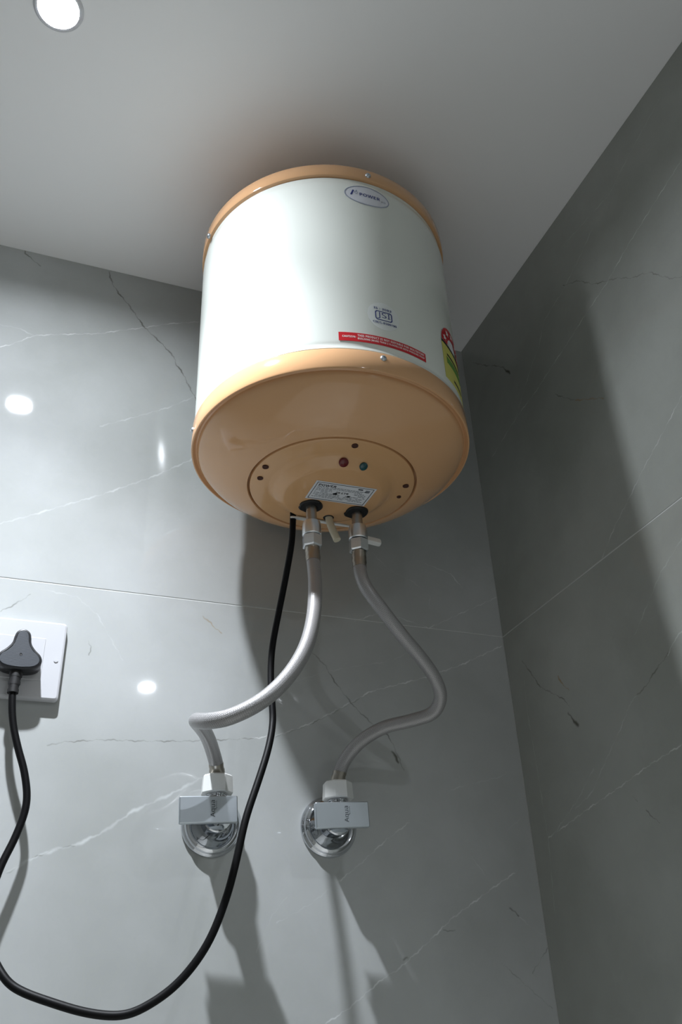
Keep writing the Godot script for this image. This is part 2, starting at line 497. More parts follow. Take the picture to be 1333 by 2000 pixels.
# ------------------------------------------------------------------ water heater
func heater():
	var t := thing("water_heater", "white cylindrical storage water heater with peach end caps hung under the ceiling", "water heater", Vector3(-0.3015, 2.0377, 0.17215))
	var top := 0.2653
	part("body", lathe([Vector2(0.150, 0.0), Vector2(0.1535, 0.0004), Vector2(0.1545, 0.0022), Vector2(0.1541, 0.0048), Vector2(0.1536, 0.0068), Vector2(0.1540, 0.0092), Vector2(0.1545, 0.0135),
		Vector2(0.1545, top - 0.022), Vector2(0.1541, top - 0.014), Vector2(0.1530, top - 0.0085), Vector2(0.1520, top - 0.0045), Vector2(0.1525, top - 0.002), Vector2(0.150, top)], 128), M["enamel"], t)
	var cap := part("top_cap", lathe([Vector2(0.150, top - 0.001), Vector2(0.1555, top), Vector2(0.1562, top + 0.0015), Vector2(0.1562, top + 0.0165), Vector2(0.1545, top + 0.019), Vector2(0.138, top + 0.032), Vector2(0.09, top + 0.042), Vector2(0.0, top + 0.046)], 128), M["peach_plastic"], t)
	var low := part("bottom_cap", lathe([Vector2(0.0, -0.0575), Vector2(0.0935, -0.0575), Vector2(0.0935, -0.0625), Vector2(0.0943, -0.0638), Vector2(0.0975, -0.0632), Vector2(0.108, -0.0588), Vector2(0.120, -0.0525), Vector2(0.132, -0.0445), Vector2(0.1415, -0.0365), Vector2(0.1475, -0.0300),
		Vector2(0.1498, -0.0262), Vector2(0.1504, -0.0232), Vector2(0.1520, -0.0222), Vector2(0.1536, -0.0236), Vector2(0.1550, -0.0252), Vector2(0.1563, -0.0250), Vector2(0.1569, -0.0236), Vector2(0.1566, -0.0014), Vector2(0.1558, 0.0), Vector2(0.150, 0.0004)], 128), M["peach_plastic"], t)
	for s in [[0.0, -0.0072, low], [-95.0, -0.0105, low], [90.0, -0.0072, low], [0.0, top + 0.0068, cap], [-84.0, top + 0.0005, cap], [90.0, top + 0.0068, cap]]:
		var a := deg_to_rad(s[0])
		var out := Vector3(sin(a), 0, cos(a))
		var sc := part("screw", lathe([Vector2(0.0034, -0.001), Vector2(0.0034, 0.0006), Vector2(0.0029, 0.0016), Vector2(0.0019, 0.0022), Vector2(0.0010, 0.0023), Vector2(0.0008, 0.0014), Vector2(0.0, 0.0014)], 20), M["chrome_satin"], s[2], Transform3D(upright(out), out * 0.1566 + Vector3.UP * s[1]))
	# access panel under the dome, with its raised boss
	var pan := part("access_panel", lathe([Vector2(0.0, -0.0770), Vector2(0.030, -0.0770), Vector2(0.0525, -0.0768), Vector2(0.0560, -0.0758), Vector2(0.0640, -0.0690), Vector2(0.0670, -0.0672), Vector2(0.0720, -0.0664), Vector2(0.0895, -0.0648), Vector2(0.0912, -0.0638), Vector2(0.0918, -0.0620), Vector2(0.0918, -0.0572)], 128), M["peach_panel"], t)
	for h in [[-0.0057, 0.0893, 0.0030], [-0.0825, 0.0190, 0.0030], [-0.0820, -0.0030, 0.0028], [0.0765, 0.0290, 0.0030], [0.0780, 0.0065, 0.0020]]:
		var q := Vector2(h[0], h[1])
		if q.length() > 0.087: q = q.normalized() * 0.0835
		part("screw_hole", lathe([Vector2(0.0, -0.0004), Vector2(h[2] * 0.8, -0.0004), Vector2(h[2], -0.0012), Vector2(h[2] + 0.0005, -0.0009), Vector2(h[2] + 0.0005, 0.001)], 20), M["hole_brown"], pan, Transform3D(Basis.IDENTITY, Vector3(q.x, -0.0664 + (q.length() - 0.072) * 0.09, q.y)))
	for l in [[-0.0094, 0.0640, 0.0052, "lamp_red", "dark red"], [0.0134, 0.0650, 0.0046, "lamp_teal", "dark teal"]]:
		var q := Vector2(l[0], l[1]).normalized() * 0.0610
		q = Vector2(l[0], sqrt(0.0610 * 0.0610 - l[0] * l[0]))
		var tilt := upright(Vector3(q.x, -1.62 * 0.061 * 1.0, q.y).normalized() * 1.0)
		var o := part("indicator_lamp", lathe([Vector2(l[2], -0.002), Vector2(l[2], 0.0006), Vector2(l[2] * 0.8, 0.0014), Vector2(0, 0.0019)], 28), M[l[3]], pan, Transform3D(tilt, Vector3(q.x, -0.0722, q.y)))
		o.set_meta("label", l[4] + " round indicator lamp")
	# pipes
	for pp in [[-0.0170, -0.0235, -0.100], [0.0370, -0.0215, -0.0975]]:
		var at := Vector3(pp[0], 0, pp[1])
		var gr: Array = []
		for i in 40:
			var a := TAU * i / 40
			gr.append(Vector2(cos(a), sin(a)) * (0.0130 + 0.0003 * sin(a * 4.0 + pp[0] * 300.0) + (0.0016 if absf(angle_difference(a, 2.5)) < 0.22 else 0.0)))
		part("rubber_grommet", prism(gr, [Vector2(0, 0), Vector2(0, 0.0030), Vector2(0.0012, 0.0042)]), M["black_rubber"], t, Transform3D(Basis(Vector3.RIGHT, Vector3.FORWARD, Vector3.DOWN), at + Vector3.UP * -0.0752))
		var pipe := part("pipe", lathe([Vector2(0.0, pp[2] - 0.004), Vector2(0.0060, pp[2] - 0.004), Vector2(0.0060, -0.074)], 32), M["steel"], t, Transform3D(Basis.IDENTITY, at))
		part("pipe_collar", lathe([Vector2(0.005, pp[2] - 0.0165), Vector2(0.0100, pp[2] - 0.0165), Vector2(0.0108, pp[2] - 0.0155), Vector2(0.0106, pp[2] - 0.004), Vector2(0.0098, pp[2] + 0.0004), Vector2(0.0060, pp[2] + 0.0014)], 32), M["chrome_bright"], pipe)
	# vent hole with the cream drain tube, flap of the wiring cover
	part("vent_hole", lathe([Vector2(0.0, -0.0008), Vector2(0.0058, -0.0008), Vector2(0.0066, -0.0002), Vector2(0.0066, 0.001)], 24), M["black_rubber"], t, Transform3D(Basis.IDENTITY, Vector3(0.0105, -0.0764, -0.0430)))
	part("drain_tube", tube(smooth_path(curve([Vector3(0.0105, -0.072, -0.0430), Vector3(0.0120, -0.084, -0.0425), Vector3(0.0150, -0.096, -0.0405), Vector3(0.0185, -0.1075, -0.0385)], 8)), 0.0043, 20), M["cream_tube"], t)
	var flap := part("cover_flap", prism(rounded([Vector2(-0.034, -0.003), Vector2(0.0, -0.0035), Vector2(0.034, -0.0015), Vector2(0.036, 0.003), Vector2(0.0, 0.0035), Vector2(-0.034, 0.004)], 4), [Vector2(0.0004, 0), Vector2(0, 0.0004), Vector2(0, 0.0018), Vector2(0.0005, 0.0022)], 1.0, true), M["white_plastic"], t, Transform3D(Basis(Vector3.RIGHT, Vector3(0, 0.25, -1).normalized(), Vector3.DOWN), Vector3(0.006, -0.0768, -0.0520)))
	flap.set_meta("label", "thin off-white strip behind the pipes")
	var lever := part("valve_lever", prism(rect(-0.010, -0.0046, 0.012, 0.0046, 0.003), [Vector2(0.0008, 0), Vector2(0, 0.0008), Vector2(0, 0.0042), Vector2(0.0012, 0.0056)], 1.0, true), M["white_plastic"], t, Transform3D(Basis(Vector3.BACK, deg_to_rad(-6.0)) * Basis(Vector3.RIGHT, deg_to_rad(-20.0)), Vector3(0.0605, -0.1020, -0.0420)))
	lever.set_meta("label", "small off-white lever behind the right pipe")
	part("lever_pin", tube([Vector3(0.040, -0.1000, -0.030), Vector3(0.054, -0.1005, -0.0415)], 0.003, 14), M["white_plastic"], t)
	# brackets behind the body
	for x in [-0.06, 0.06]:
		for y in [0.06, 0.20]:
			part("mounting_bracket", box(Vector3(x - 0.015, y - 0.01, -0.1721), Vector3(x + 0.015, y + 0.01, -0.1405), 0.001), M["enamel"], t)
	stickers(t)

func stickers(t: Node3D):
	var can := func(s: float, u: float, e: float) -> Vector3: return on_can(s, u, e)
	var R := 0.1545
	# oval maker's badge near the top
	var c := Vector2(-0.0018, 0.2375)
	var o := part("maker_badge", oval(c, Vector2(0.0277, 0.0155), 0.0004, can, 40), M["sticker_oval"], t)
	o.set_meta("label", "pale oval badge with blue lettering")
	part("badge_border", band(ellipse(c, Vector2(0.0277, 0.0155)), ellipse(c, Vector2(0.0266, 0.0144)), 0.0006, can), M["oval_border"], o)
	part("lettering", lettering("POWER", 0.0050, 0.0255, c + Vector2(0.0030, 0.0006), 0.0, 0.0006, can), M["ink_blue"], o)
	part("emblem_stroke", lettering("l", 0.0085, 0.0021, c + Vector2(-0.0185, 0.0016), 0.0, 0.0006, can, true, 0.35), M["ink_blue"], o)
	part("emblem_ring", band(ellipse(c + Vector2(-0.0138, 0.0022), Vector2(0.0019, 0.0022), 16), ellipse(c + Vector2(-0.0138, 0.0022), Vector2(0.0012, 0.0014), 16), 0.0006, can), M["oval_border"], o)
	part("emblem_dot", oval(c + Vector2(-0.0134, 0.0058), Vector2(0.0009, 0.0009), 0.0006, can, 8), M["oval_border"], o)
	part("small_mark", lettering("+", 0.0018, 0.0018, c + Vector2(0.0182, -0.0022), 0.0, 0.0006, can), M["ink_black"], o)
	part("small_ring", band(ellipse(c + Vector2(0.0214, -0.0018), Vector2(0.0014, 0.0016), 14), ellipse(c + Vector2(0.0214, -0.0018), Vector2(0.0010, 0.0012), 14), 0.0006, can), M["oval_border"], o)
	# round standards mark
	c = Vector2(0.0055, 0.0530)
	o = part("standards_sticker", oval(c, Vector2(0.0185, 0.0190), 0.0003, can, 32), M["sticker_clear"], t)
	o.set_meta("label", "round pale sticker with a blue framed mark")
	part("mark_frame", band(rect(c.x - 0.0098, c.y - 0.0062, c.x + 0.0098, c.y + 0.0068, 0.003), rect(c.x - 0.0086, c.y - 0.0050, c.x + 0.0086, c.y + 0.0056, 0.0022), 0.0005, can), M["ink_blue"], o)
	part("mark_letters", lettering("JSI", 0.0092, 0.0150, c + Vector2(0, 0.0004), 0.0, 0.0005, can, false), M["ink_blue"], o)
	part("lettering", lettering("IS : 2082", 0.0030, 0.0205, c + Vector2(-0.0006, 0.0100), 0.0, 0.0005, can), M["ink_blue"], o)
	part("lettering", lettering("CM/L-8500190", 0.0030, 0.0270, c + Vector2(0.0008, -0.0096), 0.0, 0.0005, can), M["ink_blue"], o)
	# red warning strip
	c = Vector2(0.0062, 0.0181)
	o = part("warning_sticker", film(Vector2(-0.0445, 0.0121), Vector2(0.0562, 0.0234), 0.0003, can, 28), M["sticker_red"], t)
	o.set_meta("label", "narrow red sticker with two lines of white print")
	part("lettering", lettering("CAUTION:", 0.0026, 0.0140, Vector2(-0.0338, 0.0178), 0.0, 0.0005, can), M["ink_white"], o)
	part("lettering", lettering("THIS PRODUCT IS NOT SUITABLE FOR MULTISTORY", 0.0030, 0.0790, Vector2(0.0145, 0.0200), 0.0, 0.0005, can), M["ink_white"], o)
	part("lettering", lettering("BUILDING (MORE THAN 3 FLOORS) OR WITH PRESSURE PUMP", 0.0030, 0.0790, Vector2(0.0145, 0.0157), 0.0, 0.0005, can), M["ink_white"], o)
	# energy rating label round the right-hand side
	var s0 := deg_to_rad(34.0) * R
	o = part("energy_label", film(Vector2(s0, 0.0150), Vector2(s0 + 0.062, 0.0700), 0.0003, can, 24), M["sticker_yellow"], t)
	o.set_meta("label", "yellow energy rating label with a red dial at its top")
	var dc := Vector2(s0 + 0.031, 0.0700)
	var half := func(a0: float, a1: float, r0: float, r1: float, e: float) -> Mesh:
		var st := begin()
		for i in 24:
			var p: Array = []; var nn: Array = []
			for pr in [[i, r0], [i, r1], [i + 1, r1], [i + 1, r0]]:
				var a := lerpf(a0, a1, pr[0] / 24.0)
				var v: Vector2 = dc + Vector2(cos(a), sin(a)) * float(pr[1])
				p.append(on_can(v.x, v.y, e)); nn.append(on_can(v.x, v.y, 1.0 + e) - on_can(v.x, v.y, e))
			quad(st, p[0], p[1], p[2], p[3], nn[0], nn[1], nn[2], nn[3])
		return st.commit()
	part("dial", half.call(0.0, PI, 0.0, 0.0305, 0.0004), M["paper"], o)
	for k in 5:
		part("dial_segment", half.call(PI * (k + 0.03) / 5.0, PI * (k + 0.97) / 5.0, 0.0155, 0.0300, 0.0006), M["sticker_red"], o)
		var sp := dc + Vector2(cos(PI * (k + 0.5) / 5.0), sin(PI * (k + 0.5) / 5.0)) * 0.0228
		part("star", band(star(sp, 0.0052), ellipse(sp, Vector2(0.0004, 0.0004), 10), 0.0008, can), M["ink_white"], o)
	part("dial_base", film(dc + Vector2(-0.031, -0.0035), dc + Vector2(0.031, -0.0004), 0.0006, can), M["ink_black"], o)
	part("print_block", film(Vector2(s0 + 0.010, 0.0520), Vector2(s0 + 0.050, 0.0545), 0.0006, can), M["ink_black"], o)
	part("print_block", film(Vector2(s0 + 0.008, 0.0400), Vector2(s0 + 0.054, 0.0490), 0.0006, can), M["ink_green"], o)
	part("print_block", film(Vector2(s0 + 0.022, 0.0215), Vector2(s0 + 0.050, 0.0240), 0.0006, can), M["ink_black"], o)
	# rating plate on the boss, facing down
	var at := Vector3(0.0060, -0.0771, 0.0100)
	var tw := deg_to_rad(1.8)
	var down := func(s: float, u: float, e: float) -> Vector3: return at + Vector3(cos(tw) * s + sin(tw) * u, -e, -sin(tw) * s * -1.0 + cos(tw) * u)
	var w := 0.0345; var h := 0.0185
	o = part("rating_plate", film(Vector2(-w, -h), Vector2(w, h), 0.0003, down, 2), M["paper"], t)
	o.set_meta("label", "white rating plate sticker with rows of fine print")
	part("plate_border", band(rect(-w + 0.0022, -h + 0.0018, w - 0.0022, h - 0.0018), rect(-w + 0.0029, -h + 0.0025, w - 0.0029, h - 0.0025), 0.0005, down), M["ink_black"], o)
	part("lettering", lettering("POWER", 0.0040, 0.0200, Vector2(-0.0195, 0.0118), 0.0, 0.0005, down), M["ink_black"], o)
	part("emblem", film(Vector2(0.0240, 0.0085), Vector2(0.0290, 0.0130), 0.0005, down, 1), M["ink_grey"], o)
	part("emblem", film(Vector2(0.0150, 0.0120), Vector2(0.0205, 0.0138), 0.0005, down, 1), M["ink_black"], o)
	part("lettering", lettering("25 LTR", 0.0034, 0.0150, Vector2(0.0010, 0.0012), 0.0, 0.0005, down), M["ink_black"], o)
	part("emblem", oval(Vector2(-0.0060, -0.0022), Vector2(0.0028, 0.0016), 0.0005, down, 10), M["ink_black"], o)
	part("emblem", film(Vector2(0.0085, -0.0052), Vector2(0.0120, -0.0024), 0.0005, down, 1), M["ink_black"], o)
	rng.seed = 99
	var fine := begin()
	for row in 9:
		var y := 0.0085 - row * 0.0026
		var x := -w + 0.0050
		while x < w - 0.0060:
			var l := rng.randf_range(0.0012, 0.0042)
			if x + l > w - 0.0046: break
			var skip := (absf(y) < 0.0035 and x + l > -0.0100 and x < 0.0130)
			if not skip and rng.randf() < 0.86:
				var p := [down.call(x, y, 0.0005), down.call(x + l, y, 0.0005), down.call(x + l, y + 0.0010, 0.0005), down.call(x, y + 0.0010, 0.0005)]
				quad(fine, p[0], p[1], p[2], p[3], Vector3.DOWN, Vector3.DOWN, Vector3.DOWN, Vector3.DOWN)
			x += l + 0.0009
	part("fine_print", fine.commit(), M["ink_grey"], o).set_meta("kind", "stuff")

func star(c: Vector2, r: float) -> Array:
	var out: Array = []
	for i in 10: out.append(c + Vector2(sin(TAU * i / 10.0), cos(TAU * i / 10.0)) * (r if i % 2 == 0 else r * 0.42))
	out.reverse()
	return out

# ------------------------------------------------------------------ hoses
func hose(label: String, pts: Array, top: Vector3, foot: Vector3):
	var t := thing("braided_hose", label, "hose", Vector3.ZERO, "braided hoses under the heater")
	var path := smooth_path(curve(pts, 12), 6)
	part("braided_tube", tube(path, 0.0073, 28, 0.0076 * 2.0), M["braid"], t)
	# chrome nut and crimped ferrule under the heater's pipe
	part("chrome_nut", prism(ngon(6, 0.0112, 0.35), [Vector2(0.0016, 0), Vector2(0, 0.0012), Vector2(0, 0.0132), Vector2(0.0014, 0.0144)], 1.0, true), M["chrome_bright"], t, Transform3D(Basis(Vector3.RIGHT, Vector3.FORWARD, Vector3.UP), top + Vector3.DOWN * 0.0146))
	crimp("ferrule", path, 0.0, t)
	crimp("ferrule", path, 1.0, t)
	# ribbed white plastic nut on the valve
	var oct: Array = ngon(8, 0.0170, 0.28)
	part("plastic_nut", prism(oct, [Vector2(0.0006, -0.0185), Vector2(0, -0.0178), Vector2(0.0010, -0.0014), Vector2(0.0024, 0.0)], 1.0, true), M["white_plastic"], t, Transform3D(Basis(Vector3.RIGHT, Vector3.FORWARD, Vector3.UP), foot))

func crimp(called: String, path: Array, end: float, t: Node3D):
	var p: Array = path.duplicate()
	if end > 0.5: p.reverse()
	var cut: Array = [p[0]]
	var l := 0.0
	for i in range(1, p.size()):
		l += p[i].distance_to(p[i - 1]); cut.append(p[i])
		if l > 0.019: break
	cut = curve([cut[0], cut[cut.size() / 2], cut[cut.size() - 1]], 14)
	var shape := func(a: float) -> float: return 0.0081 - 0.0006 * smoothstep(0.0, 1.0, clampf(sin(a * 900.0) * 2.0, 0.0, 1.0)) - (0.0004 if a > 0.0165 else 0.0)
	part(called, tube(cut, shape, 24), M["ferrule"], t)

func hoses():
	hose("silver braided hose that bows out leftward and loops back to the brightly lit valve", [
		Vector3(-0.3185, 1.9060, 0.1487), Vector3(-0.3190, 1.8889, 0.1520), Vector3(-0.3216, 1.8651, 0.1625), Vector3(-0.3279, 1.8352, 0.1800), Vector3(-0.3352, 1.8005, 0.1925), Vector3(-0.3477, 1.7641, 0.2025), Vector3(-0.3685, 1.7305, 0.2100), Vector3(-0.3925, 1.7067, 0.2100), Vector3(-0.4175, 1.6940, 0.2000), Vector3(-0.4323, 1.6940, 0.1850),
		Vector3(-0.4385, 1.7000, 0.1650), Vector3(-0.4345, 1.7075, 0.1400), Vector3(-0.4251, 1.7110, 0.1150), Vector3(-0.4121, 1.7117, 0.0850), Vector3(-0.3990, 1.7056, 0.0550), Vector3(-0.3905, 1.6941, 0.0385), Vector3(-0.3886, 1.6790, 0.0350)], Vector3(-0.3185, 1.9215, 0.1487), Vector3(-0.3886, 1.6866, 0.035))
	hose("silver braided hose that swings right toward the corner in a flat S", [
		Vector3(-0.2645, 1.9080, 0.1507), Vector3(-0.2652, 1.8913, 0.1515), Vector3(-0.2649, 1.8749, 0.1550), Vector3(-0.2608, 1.8608, 0.1575), Vector3(-0.2456, 1.8398, 0.1575), Vector3(-0.2204, 1.8151, 0.1500), Vector3(-0.1937, 1.7939, 0.1400), Vector3(-0.1754, 1.7779, 0.1300), Vector3(-0.1655, 1.7621, 0.1200), Vector3(-0.1677, 1.7492, 0.1050), Vector3(-0.1877, 1.7433, 0.0900),
		Vector3(-0.2151, 1.7380, 0.0750), Vector3(-0.2369, 1.7257, 0.0600), Vector3(-0.2499, 1.7095, 0.0450), Vector3(-0.2555, 1.6935, 0.0375), Vector3(-0.2564, 1.6780, 0.0350)], Vector3(-0.2645, 1.9235, 0.1507), Vector3(-0.2564, 1.6868, 0.035))

# ------------------------------------------------------------------ stop valves
func valve(at: Vector3, yaw: float, pitch: float, roll: float, shift: Vector2, label: String, neck: Vector3):
	var t := thing("stop_valve", label, "valve", at, "chrome stop valves below the heater")
	var out := Basis(Vector3.RIGHT, Vector3.BACK, Vector3.DOWN)            # lathe axis turned out of the wall
	part("flange", lathe([Vector2(0.0318, 0.0), Vector2(0.0322, 0.0022), Vector2(0.0316, 0.0040), Vector2(0.0298, 0.0056), Vector2(0.0290, 0.0072), Vector2(0.0278, 0.0096), Vector2(0.0256, 0.0110), Vector2(0.0232, 0.0106), Vector2(0.0212, 0.0088), Vector2(0.0150, 0.0074), Vector2(0.0, 0.0072)], 96), M["chrome"], t, Transform3D(out, Vector3.ZERO))
	var tilt := Basis(Vector3.UP, deg_to_rad(yaw)) * Basis(Vector3.RIGHT, deg_to_rad(pitch))
	part("body", lathe([Vector2(0.0118, 0.004), Vector2(0.0118, 0.0180), Vector2(0.0140, 0.0195), Vector2(0.0150, 0.0215), Vector2(0.0150, 0.0410), Vector2(0.0138, 0.0425), Vector2(0.0090, 0.0430), Vector2(0.0088, 0.0650)], 40), M["chrome"], t, Transform3D(tilt * out, Vector3.ZERO))
	var lo := neck - at
	part("outlet", lathe([Vector2(0.0080, 0.0), Vector2(0.0100, 0.0), Vector2(0.0100, 0.0075), Vector2(0.0112, 0.0080), Vector2(0.0112, 0.0096), Vector2(0.0088, 0.0102), Vector2(0.0088, 0.0160)], 32), M["chrome"], t, Transform3D(Basis.IDENTITY, lo + Vector3.DOWN * 0.002))
	# block handle, turned level
	var hb := tilt * Basis(Vector3.BACK, deg_to_rad(-roll))
	var o := tilt * Vector3(shift.x, shift.y, 0.0610)
	var outline := rect(-0.0282, -0.0126, 0.0282, 0.0126, 0.0012, 3)
	var h := part("handle", prism(outline, [Vector2(0.0042, 0.0), Vector2(0.0036, 0.0006), Vector2(0.0006, 0.0085), Vector2(0.0, 0.0100), Vector2(0.0, 0.0158), Vector2(0.0008, 0.0166)], 1.0, true), M["chrome_satin"], t, Transform3D(hb, o))
	var face := func(s: float, u: float, e: float) -> Vector3: return Vector3(s, u, 0.0166 + e)
	var m := part("lettering", lettering("Aqua", 0.0058, 0.0158, Vector2(0.0045, 0.0005), PI / 2, 0.0002, face, false), M["ink_etched"], h)
	part("lettering", lettering("plus", 0.0017, 0.0070, Vector2(0.0074, 0.0044), PI / 2, 0.0002, face, false), M["ink_etched"], h)

# ------------------------------------------------------------------ socket and cord
func socket_plate():
	var t := thing("socket_plate", "white wall socket plate at the left with a black plug in it", "socket", Vector3(-0.627, 1.8056, 0))
	var w := 0.0725; var h := 0.0437
	part("frame", prism(rect(-w, -h, w, h, 0.0045), [Vector2(0.0010, 0.0), Vector2(0.0010, 0.0020), Vector2(0, 0.0024), Vector2(0, 0.0075), Vector2(0.0006, 0.0092), Vector2(0.0022, 0.0100)], 1.0, true), M["plate_plastic"], t)
	part("socket_module", prism(rect(0.000, -0.0235, 0.0520, 0.0235, 0.001), [Vector2(0, 0.0098), Vector2(0, 0.0104), Vector2(0.0004, 0.0107)]), M["plate_plastic"], t)
	part("switch_rocker", prism(rect(-0.0520, -0.0235, -0.0010, 0.0235, 0.001), [Vector2(0, 0.0098), Vector2(0, 0.0112), Vector2(0.0012, 0.0120)]), M["plate_plastic"], t)
	part("screw_cap", lathe([Vector2(0.0022, 0.0), Vector2(0.0022, 0.0011), Vector2(0.0, 0.0012)], 20), M["plate_plastic"], t, Transform3D(Basis(Vector3.RIGHT, Vector3.BACK, Vector3.DOWN), Vector3(0.0650, 0.0, 0.0096)))

func power_cord():
	var t := thing("power_cord", "black power cord looping from its black wall plug up to the water heater", "cord")
	var pts := [Vector3(-0.3296, 1.9672, 0.1175), Vector3(-0.3298, 1.9500, 0.1160), Vector3(-0.3302, 1.9307, 0.1125), Vector3(-0.3339, 1.8910, 0.1000), Vector3(-0.3385, 1.8523, 0.0875), Vector3(-0.3430, 1.8159, 0.0790), Vector3(-0.3447, 1.7836, 0.0790), Vector3(-0.3445, 1.7508, 0.0840), Vector3(-0.3449, 1.7305, 0.0875), Vector3(-0.3522, 1.7006, 0.0975), Vector3(-0.3646, 1.6652, 0.1050), Vector3(-0.3781, 1.6278, 0.1100),
		Vector3(-0.3861, 1.5914, 0.1100), Vector3(-0.3942, 1.5593, 0.1075), Vector3(-0.4087, 1.5227, 0.1025), Vector3(-0.4303, 1.4949, 0.0950), Vector3(-0.4522, 1.4796, 0.0900), Vector3(-0.4720, 1.4721, 0.0850), Vector3(-0.4983, 1.4739, 0.0775), Vector3(-0.5313, 1.4834, 0.0675), Vector3(-0.5608, 1.4953, 0.0550), Vector3(-0.5722, 1.5054, 0.0500), Vector3(-0.5856, 1.5282, 0.0375), Vector3(-0.5922, 1.5577, 0.0300), Vector3(-0.5869, 1.5950, 0.0250),
		Vector3(-0.5774, 1.6228, 0.0225), Vector3(-0.5715, 1.6536, 0.0225), Vector3(-0.5774, 1.6825, 0.0225), Vector3(-0.5871, 1.7070, 0.0225), Vector3(-0.5955, 1.7322, 0.0225), Vector3(-0.5998, 1.7584, 0.0225), Vector3(-0.6005, 1.7750, 0.0215)]
	part("cable", tube(smooth_path(curve(pts, 8), 5), 0.0036, 18), M["cable_black"], t)
	# strain relief: a tapering sleeve of rings
	var grip := func(a: float) -> float: return 0.0048 + 0.0014 * (a / 0.026) + (0.0007 if fmod(a, 0.0085) < 0.0045 else 0.0)
	part("strain_relief", tube(curve([Vector3(-0.6000, 1.7620, 0.0220), Vector3(-0.6000, 1.7750, 0.0215), Vector3(-0.5995, 1.7880, 0.0210)], 14), grip, 24), M["black_rubber"], t)
	# three-lobed plug
	var half := [Vector2(0.0, 0.0238), Vector2(0.0038, 0.0227), Vector2(0.0068, 0.0198), Vector2(0.0083, 0.0152), Vector2(0.0096, 0.0082), Vector2(0.0138, 0.0020), Vector2(0.0200, -0.0040), Vector2(0.0222, -0.0105), Vector2(0.0195, -0.0165), Vector2(0.0125, -0.0200), Vector2(0.0, -0.0212)]
	var all: Array = []
	for i in range(10, -1, -1): all.append(half[i])
	for i in range(1, 10): all.append(Vector2(-half[i].x, half[i].y))
	var outl := rounded(all, 5)
	var body := part("plug", prism(outl, [Vector2(0.0012, 0.0112), Vector2(0.0, 0.0124), Vector2(0.0002, 0.0180), Vector2(0.0012, 0.0184), Vector2(0.0002, 0.0190), Vector2(0.0, 0.0280), Vector2(0.0008, 0.0295), Vector2(0.0022, 0.0300), Vector2(0.0024, 0.0296)], 1.0, true), M["plug_rim"], t, Transform3D(Basis.IDENTITY, Vector3(-0.5985, 1.8060, 0)))
	part("face_plate", prism(outl, [Vector2(0.0026, 0.0294), Vector2(0.0026, 0.0299), Vector2(0.0030, 0.0301)]), M["plug_face"], body)
	part("screw_hole", lathe([Vector2(0.0, 0.0302), Vector2(0.0009, 0.0302), Vector2(0.0013, 0.0304), Vector2(0.0014, 0.0298)], 14), M["black_rubber"], body, Transform3D(Basis(Vector3.RIGHT, Vector3.BACK, Vector3.DOWN), Vector3(0.0006, -0.0050, 0)))

